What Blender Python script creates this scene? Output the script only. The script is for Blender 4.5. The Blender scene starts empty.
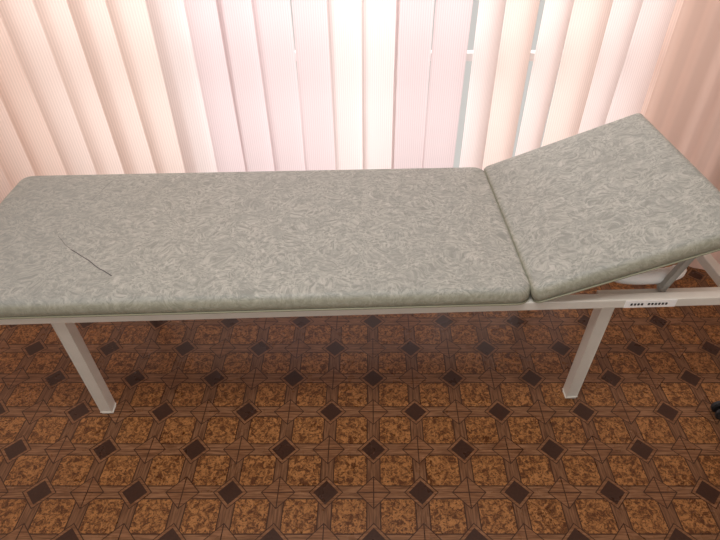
import bpy, bmesh, math, random
from mathutils import Vector, Matrix
random.seed(4)
sc=bpy.context.scene
try:
    sc.view_settings.view_transform='Standard'
except Exception: pass

# ---------------- material helpers ----------------
class NT:
    def __init__(s,name):
        s.m=bpy.data.materials.new(name); s.m.use_nodes=True
        s.t=s.m.node_tree; s.t.nodes.clear()
        s.out=s.t.nodes.new('ShaderNodeOutputMaterial')
    def n(s,typ,**kw):
        nd=s.t.nodes.new(typ)
        for k,v in kw.items(): setattr(nd,k,v)
        return nd
    def l(s,a,b): s.t.links.new(a,b)
    def val(s,sock,v):
        if hasattr(v,'links') or isinstance(v,bpy.types.NodeSocket): s.l(v,sock)
        else: sock.default_value=v
    def math(s,op,a,b=None,c=None):
        nd=s.n('ShaderNodeMath',operation=op)
        s.val(nd.inputs[0],a)
        if b is not None: s.val(nd.inputs[1],b)
        if c is not None: s.val(nd.inputs[2],c)
        return nd.outputs[0]
    def mix(s,f,a,b,mode='MIX'):
        nd=s.n('ShaderNodeMix',data_type='RGBA',blend_type=mode)
        s.val(nd.inputs[0],f)
        for i,v in ((6,a),(7,b)):
            if isinstance(v,tuple): nd.inputs[i].default_value=(v[0],v[1],v[2],1)
            else: s.l(v,nd.inputs[i])
        return nd.outputs[2]
    def noise(s,vec,scale,detail=3,rough=.5,dist=0):
        nd=s.n('ShaderNodeTexNoise'); s.l(vec,nd.inputs['Vector'])
        nd.inputs['Scale'].default_value=scale; nd.inputs['Detail'].default_value=detail
        nd.inputs['Roughness'].default_value=rough; nd.inputs['Distortion'].default_value=dist
        return nd.outputs['Fac']
    def ramp(s,f,a,b):
        nd=s.n('ShaderNodeMapRange',interpolation_type='SMOOTHSTEP'); s.l(f,nd.inputs[0])
        nd.inputs[1].default_value=a; nd.inputs[2].default_value=b
        return nd.outputs[0]
    def mapping(s,vec,scale=(1,1,1),rot=(0,0,0),loc=(0,0,0)):
        nd=s.n('ShaderNodeMapping'); s.l(vec,nd.inputs[0])
        nd.inputs['Scale'].default_value=scale; nd.inputs['Rotation'].default_value=rot; nd.inputs['Location'].default_value=loc
        return nd.outputs[0]
    def obj(s): return s.n('ShaderNodeTexCoord').outputs['Object']
    def bsdf(s,col,rough=.5,spec=.5,metal=0,bump=None,bs=.2,bd=.002):
        b=s.n('ShaderNodeBsdfPrincipled')
        if isinstance(col,tuple): b.inputs['Base Color'].default_value=(*col,1)
        else: s.l(col,b.inputs['Base Color'])
        s.val(b.inputs['Roughness'],rough); b.inputs['Specular IOR Level'].default_value=spec
        b.inputs['Metallic'].default_value=metal
        if bump is not None:
            bp=s.n('ShaderNodeBump'); bp.inputs['Strength'].default_value=bs; bp.inputs['Distance'].default_value=bd
            s.l(bump,bp.inputs['Height']); s.l(bp.outputs[0],b.inputs['Normal'])
        s.l(b.outputs[0],s.out.inputs[0]); return b

def simple(name,col,rough=.5,spec=.5,metal=0,var=.06,scale=30):
    t=NT(name); o=t.obj(); f=t.noise(o,scale,3)
    c=t.mix(f,tuple(x*(1-var) for x in col),tuple(min(1,x*(1+var)) for x in col))
    t.bsdf(c,rough,spec,metal,bump=f,bs=.05,bd=.001); return t.m

# floor linoleum
def floor_mat():
    t=NT('linoleum_parquet'); o=t.obj()
    P=.277/2
    sep=t.n('ShaderNodeSeparateXYZ'); t.l(o,sep.inputs[0])
    X=t.math('DIVIDE',t.math('ADD',sep.outputs[0],.128),P)
    Y=t.math('DIVIDE',t.math('SUBTRACT',sep.outputs[1],1.062),P)
    rx=t.math('ROUND',X); ry=t.math('ROUND',Y)
    cx=t.math('ABSOLUTE',t.math('SUBTRACT',X,rx)); cy=t.math('ABSOLUTE',t.math('SUBTRACT',Y,ry))
    par=t.math('PINGPONG',t.math('ADD',rx,ry),1.0)      # 0 = even node, 1 = odd node
    even=t.math('LESS_THAN',par,.5)
    dia=t.math('ADD',cx,cy); band=t.math('MINIMUM',cx,cy)
    n1=t.noise(o,58,5,.78,1.0); n2=t.noise(o,140,3,.7); n3=t.noise(o,2.2,2)
    burl=t.mix(t.ramp(n1,.39,.60),(.095,.035,.013),(.43,.200,.072))
    burl=t.mix(t.ramp(n2,.53,.63),burl,(.075,.029,.012))
    gx=t.noise(t.mapping(o,scale=(14,190,14)),1,3,.6); gy=t.noise(t.mapping(o,scale=(190,14,14)),1,3,.6)
    gx=t.ramp(gx,.3,.7); gy=t.ramp(gy,.3,.7)
    px=t.mix(gx,(.13,.058,.028),(.32,.168,.088)); py=t.mix(gy,(.11,.049,.024),(.25,.128,.066))
    plank=t.mix(t.math('LESS_THAN',cy,cx),py,px)
    dark=t.mix(n2,(.030,.015,.011),(.075,.035,.022))
    mid=t.mix(gx,(.135,.060,.028),(.30,.150,.076))
    J=(.055,.024,.013)
    def line(d,at,w):
        return t.math('LESS_THAN',t.math('ABSOLUTE',t.math('SUBTRACT',d,at)),w)
    col=t.mix(t.math('LESS_THAN',band,.14),burl,plank)
    col=t.mix(line(band,.14,.013),col,J)
    nodem=t.math('LESS_THAN',dia,.35)
    col=t.mix(nodem,col,mid)
    col=t.mix(line(dia,.35,.014),col,J)
    de=t.math('MULTIPLY',even,t.math('LESS_THAN',dia,.265))
    col=t.mix(de,col,dark)
    do=t.math('MULTIPLY',t.math('SUBTRACT',1,even),t.math('MULTIPLY',line(band,0,.012),nodem))
    col=t.mix(do,col,J)
    col=t.mix(t.math('MULTIPLY',n3,.6),col,t.mix(1.0,col,(.62,.57,.53),'MULTIPLY'))
    rg=t.math('ADD',.20,t.math('MULTIPLY',t.noise(o,9,4,.6),.18))
    t.bsdf(col,rg,.32,bump=n1,bs=.12,bd=.0015); return t.m

def upholstery():
    t=NT('grey_green_leatherette'); o=t.obj()
    w=t.n('ShaderNodeTexNoise'); t.l(o,w.inputs['Vector']); w.inputs['Scale'].default_value=10
    vm=t.n('ShaderNodeVectorMath',operation='MULTIPLY_ADD'); t.l(w.outputs['Color'],vm.inputs[0])
    vm.inputs[1].default_value=(.11,.11,.0); t.l(o,vm.inputs[2])
    m=t.mapping(vm.outputs[0],scale=(60,125,60),rot=(0,0,.6))
    s1=t.noise(m,1,5,.7,.5)
    m2=t.mapping(vm.outputs[0],scale=(130,70,60),rot=(0,0,.3),loc=(3,1,0))
    s2=t.noise(m2,1,3,.6,.4)
    big=t.noise(o,24,4,.7,.4); vb=t.noise(o,2.0,2)
    sep=t.n('ShaderNodeSeparateXYZ'); t.l(o,sep.inputs[0])
    c=t.mix(t.ramp(s1,.37,.63),(.245,.268,.245),(.445,.462,.425))
    c=t.mix(t.math('MULTIPLY',t.ramp(s2,.5,.66),.50),c,(.60,.605,.565))
    c=t.mix(t.math('MULTIPLY',t.ramp(big,.46,.60),.50),c,(.262,.285,.265))
    c=t.mix(t.math('MULTIPLY',vb,.22),c,(.41,.40,.36))
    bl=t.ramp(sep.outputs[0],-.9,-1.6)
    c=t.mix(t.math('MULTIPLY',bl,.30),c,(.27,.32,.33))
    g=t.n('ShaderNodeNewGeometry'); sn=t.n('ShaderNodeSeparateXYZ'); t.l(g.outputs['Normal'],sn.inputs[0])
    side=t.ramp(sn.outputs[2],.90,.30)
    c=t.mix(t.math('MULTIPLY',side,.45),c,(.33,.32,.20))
    def scratch(c,x0,y0,x1,y1,wd,k):
        L=math.hypot(x1-x0,y1-y0); dx,dy=(x1-x0)/L,(y1-y0)/L
        px=t.math('SUBTRACT',sep.outputs[0],x0); py=t.math('SUBTRACT',sep.outputs[1],y0)
        al=t.math('ADD',t.math('MULTIPLY',px,dx),t.math('MULTIPLY',py,dy))
        pe=t.math('ABSOLUTE',t.math('ADD',t.math('SUBTRACT',t.math('MULTIPLY',py,dx),t.math('MULTIPLY',px,dy)),t.math('MULTIPLY',t.math('SUBTRACT',w.outputs['Fac'],.5),.02)))
        ins=t.math('MULTIPLY',t.math('GREATER_THAN',al,0),t.math('LESS_THAN',al,L))
        f=t.math('MULTIPLY',t.math('MULTIPLY',ins,t.math('LESS_THAN',pe,wd)),k)
        return t.mix(f,c,(.05,.05,.055))
    c=scratch(c,-1.265,.215,-1.115,.095,.0015,.9)
    c=scratch(c,-1.33,.28,-1.265,.215,.001,.5)
    c=scratch(c,-1.27,.60,-1.30,.47,.0016,.25)
    h=t.math('ADD',s1,s2)
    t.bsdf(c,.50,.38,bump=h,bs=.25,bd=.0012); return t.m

def slat_mat(name,col,tr):
    t=NT(name); o=t.obj()
    tc=t.n('ShaderNodeTexCoord')
    sep=t.n('ShaderNodeSeparateXYZ'); t.l(tc.outputs['UV'],sep.inputs[0])
    rib=t.math('SINE',t.math('MULTIPLY',sep.outputs[0],math.pi*2*16))
    rib=t.ramp(rib,-.6,.9)
    nz=t.noise(o,5,2)
    c=t.mix(rib,tuple(x*.89 for x in col),col)
    c=t.mix(t.math('MULTIPLY',nz,.25),c,tuple(x*.88 for x in col))
    d=t.n('ShaderNodeBsdfDiffuse'); t.l(c,d.inputs[0])
    r=t.n('ShaderNodeBsdfTranslucent'); t.l(c,r.inputs[0])
    mx=t.n('ShaderNodeMixShader'); mx.inputs[0].default_value=tr
    t.l(d.outputs[0],mx.inputs[1]); t.l(r.outputs[0],mx.inputs[2]); t.l(mx.outputs[0],t.out.inputs[0])
    return t.m

M_floor=floor_mat(); M_up=upholstery()
M_seam=simple('olive_piping',(.27,.27,.19),.5)
M_frame=simple('ivory_enamel',(.72,.70,.64),.35,.5)
M_steel=simple('grey_steel',(.38,.37,.34),.4,.5)
M_white=simple('white_enamel',(.92,.92,.91),.35,.5)
M_wall=simple('peach_paint',(.80,.62,.52),.8,.2,scale=6)
M_ceil=simple('ceiling_paint',(.85,.82,.78),.9,.1)
M_pvc=simple('white_pvc',(.82,.82,.82),.35)
M_black=simple('black_plastic',(.02,.02,.022),.45)
M_chrome=simple('chrome',(.6,.6,.6),.2,.5,1.0)
M_label=simple('label_paper',(.95,.95,.95),.6)
M_slA=slat_mat('slat_fabric_lilac',(.84,.71,.72),.46)
M_slB=slat_mat('slat_fabric_peach',(.87,.69,.61),.43)
M_slC=slat_mat('slat_fabric_white',(.92,.82,.80),.48)
M_slD=slat_mat('slat_fabric_cream',(.91,.77,.71),.46)
M_cur=slat_mat('curtain_peach',(.86,.64,.55),.38)

# ---------------- geometry helpers ----------------
def link(o,parent=None):
    sc.collection.objects.link(o)
    if parent: o.parent=parent
    return o
def mesh_obj(name,bm,mat,parent=None,smooth=False):
    me=bpy.data.meshes.new(name); bmesh.ops.recalc_face_normals(bm,faces=bm.faces)
    bm.to_mesh(me); bm.free()
    for m in (mat if isinstance(mat,list) else [mat]): me.materials.append(m)
    if smooth:
        for p in me.polygons: p.use_smooth=True
    return link(bpy.data.objects.new(name,me),parent)
def box(name,lo,hi,mat,parent=None,bev=0,seg=2):
    bm=bmesh.new(); bmesh.ops.create_cube(bm,size=1)
    for v in bm.verts:
        v.co=Vector([(lo[i]+hi[i])/2+v.co[i]*(hi[i]-lo[i]) for i in range(3)])
    if bev: bmesh.ops.bevel(bm,geom=bm.edges[:],offset=bev,segments=seg,affect='EDGES',profile=.5)
    return mesh_obj(name,bm,mat,parent)
def beam(name,a,b,w,d,mat,parent=None,bev=.003,up=Vector((0,1,0))):
    a=Vector(a); b=Vector(b); z=(b-a); L=z.length; z.normalize()
    x=up.cross(z).normalized(); y=z.cross(x)
    bm=bmesh.new(); bmesh.ops.create_cube(bm,size=1)
    for v in bm.verts:
        c=v.co.copy(); v.co=a+z*(c.z+.5)*L+x*c.x*w+y*c.y*d
    if bev: bmesh.ops.bevel(bm,geom=bm.edges[:],offset=bev,segments=2,affect='EDGES',profile=.5)
    return mesh_obj(name,bm,mat,parent)
def tube(name,pts,r,mat,parent=None,cyc=False,res=8):
    cu=bpy.data.curves.new(name,'CURVE'); cu.dimensions='3D'; cu.bevel_depth=r; cu.bevel_resolution=4; cu.use_fill_caps=True
    sp=cu.splines.new('POLY'); sp.points.add(len(pts)-1)
    for p,c in zip(sp.points,pts): p.co=(*c,1)
    sp.use_cyclic_u=cyc
    o=bpy.data.objects.new(name,cu); sc.collection.objects.link(o)
    dg=bpy.context.evaluated_depsgraph_get(); me=bpy.data.meshes.new_from_object(o.evaluated_get(dg))
    bpy.data.objects.remove(o); me.materials.clear(); me.materials.append(mat)
    for p in me.polygons: p.use_smooth=True
    return link(bpy.data.objects.new(name,me),parent)
def cyl(name,a,b,r,mat,parent=None,seg=24,r2=None):
    a=Vector(a); b=Vector(b); bm=bmesh.new()
    bmesh.ops.create_cone(bm,cap_ends=True,segments=seg,radius1=r,radius2=r if r2 is None else r2,depth=(b-a).length)
    q=(b-a).to_track_quat('Z','Y').to_matrix().to_4x4(); q.translation=(a+b)/2
    bmesh.ops.transform(bm,matrix=q,verts=bm.verts)
    bmesh.ops.bevel(bm,geom=[e for e in bm.edges if len(e.link_faces)==2 and e.calc_face_angle()>1],offset=min(r*.15,.004),segments=2,affect='EDGES')
    return mesh_obj(name,bm,mat,parent,False)

def outline(x0,x1,y0,y1,rc,inset,n=6):
    x0+=inset;x1-=inset;y0+=inset;y1-=inset; r=max(rc-inset*.6,.008)
    pts=[]
    for cx,cy,a0 in ((x1-r,y1-r,0),(x0+r,y1-r,90),(x0+r,y0+r,180),(x1-r,y0+r,270)):
        for k in range(n+1):
            a=math.radians(a0+90*k/n); pts.append((cx+r*math.cos(a),cy+r*math.sin(a)))
    return pts
def cushion(name,x0,x1,y0,y1,z0,z1,rc,parent):
    T=z1-z0; re=.021; rz=.024
    prof=[(.012,z0),(.004,z0+.003),(.001,z0+.010),(-.001,z0+T*.42)]
    for k in range(0,8):
        a=math.pi/2*k/7; prof.append((re*(1-math.cos(a)),z1-rz+rz*math.sin(a)))
    prof+= [(.045,z1+.0025),(.08,z1+.0045),(.13,z1+.0055),(.20,z1+.006)]
    bm=bmesh.new(); rings=[]
    for ins,z in prof:
        rings.append([bm.verts.new((x,y,z)) for x,y in outline(x0,x1,y0,y1,rc,ins)])
    for A,B in zip(rings,rings[1:]):
        n=len(A)
        for i in range(n): bm.faces.new((A[i],A[(i+1)%n],B[(i+1)%n],B[i]))
    bm.faces.new(rings[-1]); bm.faces.new(list(reversed(rings[0])))
    o=mesh_obj(name,bm,M_up,parent,True)
    pts=[(x,y,z0+.002) for x,y in outline(x0,x1,y0,y1,rc,.002)]
    p=tube(name+'_piping',pts,.0028,M_seam,parent,True)
    return o,p

# ---------------- room ----------------
box('floor',(-2.1,-1.2,-.05),(2.1,2.45,0),M_floor)
WY=2.2
win=bpy.data.objects.new('wall_back',None); link(win)
box('wall_below',(-2.1,WY,0),(2.1,WY+.2,.12),M_wall,win)
box('wall_above',(-2.1,WY,2.35),(2.1,WY+.2,2.7),M_wall,win)
box('wall_side_a',(-2.1,WY,.12),(-1.85,WY+.2,2.35),M_wall,win)
box('wall_side_b',(1.3,WY,.12),(2.1,WY+.2,2.35),M_wall,win)
box('wall_left',(-2.15,-1.2,0),(-2.1,WY+.2,2.7),M_wall)
box('wall_right',(2.1,-1.2,0),(2.15,WY+.2,2.7),M_wall)
box('ceiling',(-2.15,-1.2,2.7),(2.15,WY+.2,2.75),M_ceil)
w=bpy.data.objects.new('window_1',None); link(w)
for i,(a,b) in enumerate((( -1.85,-1.79),(-.80,-.74),(.26,.32),(1.24,1.30))):
    box('frame_post_%d'%i,(a,WY+.05,.12),(b,WY+.11,2.35),M_pvc,w,.004)
for i,(a,b) in enumerate(((.12,.18),(2.29,2.35))):
    box('frame_rail_%d'%i,(-1.85,WY+.045,a),(1.30,WY+.115,b),M_pvc,w,.004)
box('sill_bar',(-1.85,2.06,.795),(1.30,2.10,.825),M_pvc,w,.004)  # bar at sill height; opening extended below it to backlight the lower slats

# ---------------- vertical blinds ----------------
BY=1.96
blinds=bpy.data.objects.new('vertical_blinds',None); link(blinds)
box('headrail',(-1.95,BY-.025,2.42),(1.32,BY+.025,2.46),M_pvc,blinds,.004)
def slat(i,x,wd,ang,mat,curv=.008,ph=0):
    bm=bmesh.new(); uvl=bm.loops.layers.uv.new()
    nu,nv=10,14; ca,sa=math.cos(ang),math.sin(ang); G=[]
    z0,z1=.06,2.42
    for j in range(nv+1):
        z=z0+(z1-z0)*j/nv; row=[]
        tw=.06*math.sin(z*2.2+ph)
        c2,s2=math.cos(ang+tw),math.sin(ang+tw)
        for k in range(nu+1):
            s=(k/nu-.5); a=s*wd; b=curv*(1-4*s*s)
            row.append((bm.verts.new((x+a*c2-b*s2+.006*math.sin(z*1.7+ph),BY+a*s2+b*c2,z)),k/nu,j/nv))
        G.append(row)
    for j in range(nv):
        for k in range(nu):
            q=(G[j][k],G[j][k+1],G[j+1][k+1],G[j+1][k])
            f=bm.faces.new([e[0] for e in q]); f.smooth=True
            for lp,e in zip(f.loops,q): lp[uvl].uv=(e[1],e[2])
    mesh_obj('slat_%02d'%i,bm,mat,blinds,True)
    box('weight_%02d'%i,(x-.04*abs(ca),BY-.04*abs(sa)-.004,.05),(x+.04*abs(ca),BY+.04*abs(sa)+.004,.062),M_pvc,blinds)
x=-1.90; i=0
while x<1.30:
    if x<-.60:
        slat(i,x,.15,math.radians(30+random.uniform(-16,12)),random.choice((M_slB,M_slB,M_slD,M_slD,M_slC)),.014,random.uniform(0,6)); x+=.122
    elif x<.40:
        slat(i,x,.128,math.radians(10+random.uniform(-10,10)),M_slA if random.random()<.65 else M_slC,.007,random.uniform(0,6)); x+=.117+random.uniform(-.012,.016)
    else:
        slat(i,x,.13,math.radians(-55+random.uniform(-12,12)),random.choice((M_slC,M_slC,M_slD,M_slB)),.014,random.uniform(0,6)); x+=.112
    i+=1

# ---------------- curtain at right ----------------
def curtain(name,path,z0,z1,amp,per,mat):
    bm=bmesh.new(); uvl=bm.loops.layers.uv.new()
    P=[Vector(p) for p in path]; pts=[]; tot=0
    for a,b in zip(P,P[1:]):
        L=(b-a).length; n=max(2,int(L/.012))
        for k in range(n):
            q=a.lerp(b,k/n); d=(b-a).normalized(); nn=Vector((-d.y,d.x)); s=tot+L*k/n
            pts.append((q,nn,s))
        tot+=L
    G=[]
    for j in range(20):
        t=j/19; z=z0+(z1-z0)*t; row=[]
        for q,nn,s in pts:
            o=amp*(1.1-.3*t)*(math.sin(2*math.pi*s/per+.5*math.sin(z*1.5))+.4*math.sin(2*math.pi*s/per*2.3+1+z*.8))
            row.append(bm.verts.new((q.x+nn.x*o,q.y+nn.y*o,z)))
        G.append(row)
    for j in range(19):
        for k in range(len(pts)-1):
            f=bm.faces.new((G[j][k],G[j][k+1],G[j+1][k+1],G[j+1][k]))
            for lp,(kk,jj) in zip(f.loops,((k,j),(k+1,j),(k+1,j+1),(k,j+1))): lp[uvl].uv=(pts[kk][2]*.9,jj/19)
    return mesh_obj(name,bm,mat,None,True)
curtain('window_curtain',[(1.00,1.86),(1.35,1.80),(1.72,1.60),(1.95,1.30)],.03,2.55,.016,.24,M_cur)

# ---------------- examination couch ----------------
couch=bpy.data.objects.new('medical_examination_couch',None); link(couch)
couch.location=(.432,1.035,0); couch.rotation_euler=(0,0,math.radians(2.25))
Lm=1.60; W=.66; z0,z1=.511,.562
cushion('mattress',-Lm,-.003,0,W,z0,z1,.040,couch)
hr=bpy.data.objects.new('headrest',None); link(hr,couch)
hr.location=(.004,0,z0); hr.rotation_euler=(0,-math.radians(21.5),0)
cushion('headrest_pad',0,.545,0,W,0,z1-z0,.018,hr)
box('headrest_board',(.012,.012,-.010),(.533,W-.012,.0),M_frame,hr)
# frame
fx0,fx1=-Lm+.01,.585; fy0,fy1=.010,W-.018; fz0,fz1=.480,.510
t_=.028
box('rail_front',(fx0,fy0,fz0),(fx1,fy0+t_,fz1),M_frame,couch,.003)
box('rail_back',(fx0,fy1-t_,fz0),(fx1,fy1,fz1),M_frame,couch,.003)
box('rail_end_foot',(fx0,fy0+t_,fz0),(fx0+t_,fy1-t_,fz1),M_frame,couch,.003)
box('rail_end_head',(fx1-t_,fy0+t_,fz0),(fx1,fy1-t_,fz1),M_frame,couch,.003)
box('rail_hinge',(-.015,fy0+t_,fz0),(.013,fy1-t_,fz1),M_frame,couch,.003)
box('mattress_board',(-Lm+.03,.05,z0-.008),(-.02,W-.05,z0+.004),M_frame,couch)
box('label',(.255,fy0-.0015,fz0+.002),(.395,fy0+.002,fz1-.003),M_label,couch)
for k in range(11):
    if k==4: continue
    box('label_mark_%d'%k,(.270+k*.0095,fy0-.0025,fz0+.011),(.2755+k*.0095,fy0-.001,fz0+.018),M_black,couch)
# legs
for nm,xt,xb in (('foot',-1.262,-1.290),('head',.222,.246)):
    for sd,yt,yb in (('front',.040,.085),('back',W-.040,W-.085)):
        beam('leg_%s_%s'%(nm,sd),(xt,yt,.49),(xb,yb,.012),.036,.030,M_frame,couch)
        beam('leg_cap_%s_%s'%(nm,sd),(xb,yb,.0),(xb,yb,.018),.037,.031,M_frame,couch,.002)
# support of headrest
TH=math.tan(math.radians(21.5))
for sd,y in (('front',.060),('back',W-.10)):
    hx,hz=.430,z0+.430*TH-.018
    beam('prop_arm_'+sd,(hx,y,hz),(hx-.055,y,fz0+.02),.018,.010,M_steel,couch)
    box('ratchet_rail_'+sd,(.20,y-.010,fz0+.002),(fx1-t_,y+.010,fz0+.014),M_frame,couch,.002)
cyl('prop_bar',(.375,.05,fz0+.026),(.375,W-.09,fz0+.026),.008,M_steel,couch)
cyl('prop_pivot',(.430,.05,z0+.430*TH-.02),(.430,W-.08,z0+.430*TH-.02),.008,M_steel,couch)
# white rounded release handle under the raised pad
pts=[]
for k in range(21):
    a=math.pi*(k/20)
    pts.append((.350-.085*math.cos(a),.108-.022*math.sin(a),fz0+.036+.014*(k/20)))
tube('release_handle',pts,.021,M_white,couch)

# ---------------- rolling stool (mostly beyond the frame) ----------------
st=bpy.data.objects.new('rolling_stool',None); link(st); st.location=(1.385,1.05,0)
cyl('column',(0,0,.09),(0,0,.40),.025,M_chrome,st)
cyl('seat_plate',(0,0,.395),(0,0,.41),.10,M_black,st)
cyl('seat',(0,0,.41),(0,0,.475),.165,M_black,st,48)
cyl('hub',(0,0,.07),(0,0,.13),.04,M_chrome,st)
for k in range(5):
    a=math.pi+2*math.pi*k/5; c,s=math.cos(a),math.sin(a)
    beam('base_arm_%d'%k,(.03*c,.03*s,.10),(.255*c,.255*s,.075),.028,.018,M_chrome,st,up=Vector((0,0,1)))
    cyl('caster_stem_%d'%k,(.245*c,.245*s,.045),(.245*c,.245*s,.075),.008,M_black,st)
    for q in (-1,1):
        cyl('caster_wheel_%d_%d'%(k,q),(.245*c-s*q*.006,.245*s+c*q*.006,.025),(.245*c-s*q*.022,.245*s+c*q*.022,.025),.025,M_black,st)

# ---------------- light ----------------
def area(name,loc,rot,sx,sy,P,col):
    L=bpy.data.lights.new(name,'AREA'); L.shape='RECTANGLE'; L.size=sx; L.size_y=sy; L.energy=P; L.color=col
    o=bpy.data.objects.new(name,L); o.location=loc; o.rotation_euler=rot; sc.collection.objects.link(o); return o
area('daylight_outside',(-.05,2.62,1.25),(math.radians(-90),0,0),3.0,2.4,54,(1,.96,.95))
area('room_fill',(-.2,.45,2.66),(0,0,0),.9,.6,27,(1,.97,.93))  # added fill light under the ceiling, brightens the room side
W_=bpy.data.worlds.new('world'); sc.world=W_; W_.use_nodes=True
bg=W_.node_tree.nodes['Background']; bg.inputs[0].default_value=(1,.96,.91,1); bg.inputs[1].default_value=.64

# ---------------- camera ----------------
cd=bpy.data.cameras.new('camera'); cam=bpy.data.objects.new('camera',cd); sc.collection.objects.link(cam)
cd.sensor_width=36; cd.lens=36*540/720; cd.shift_x=-10/720
cam.location=(0,0,1.5); cam.rotation_euler=(math.radians(50),0,0)
cd.clip_start=.05
sc.camera=cam
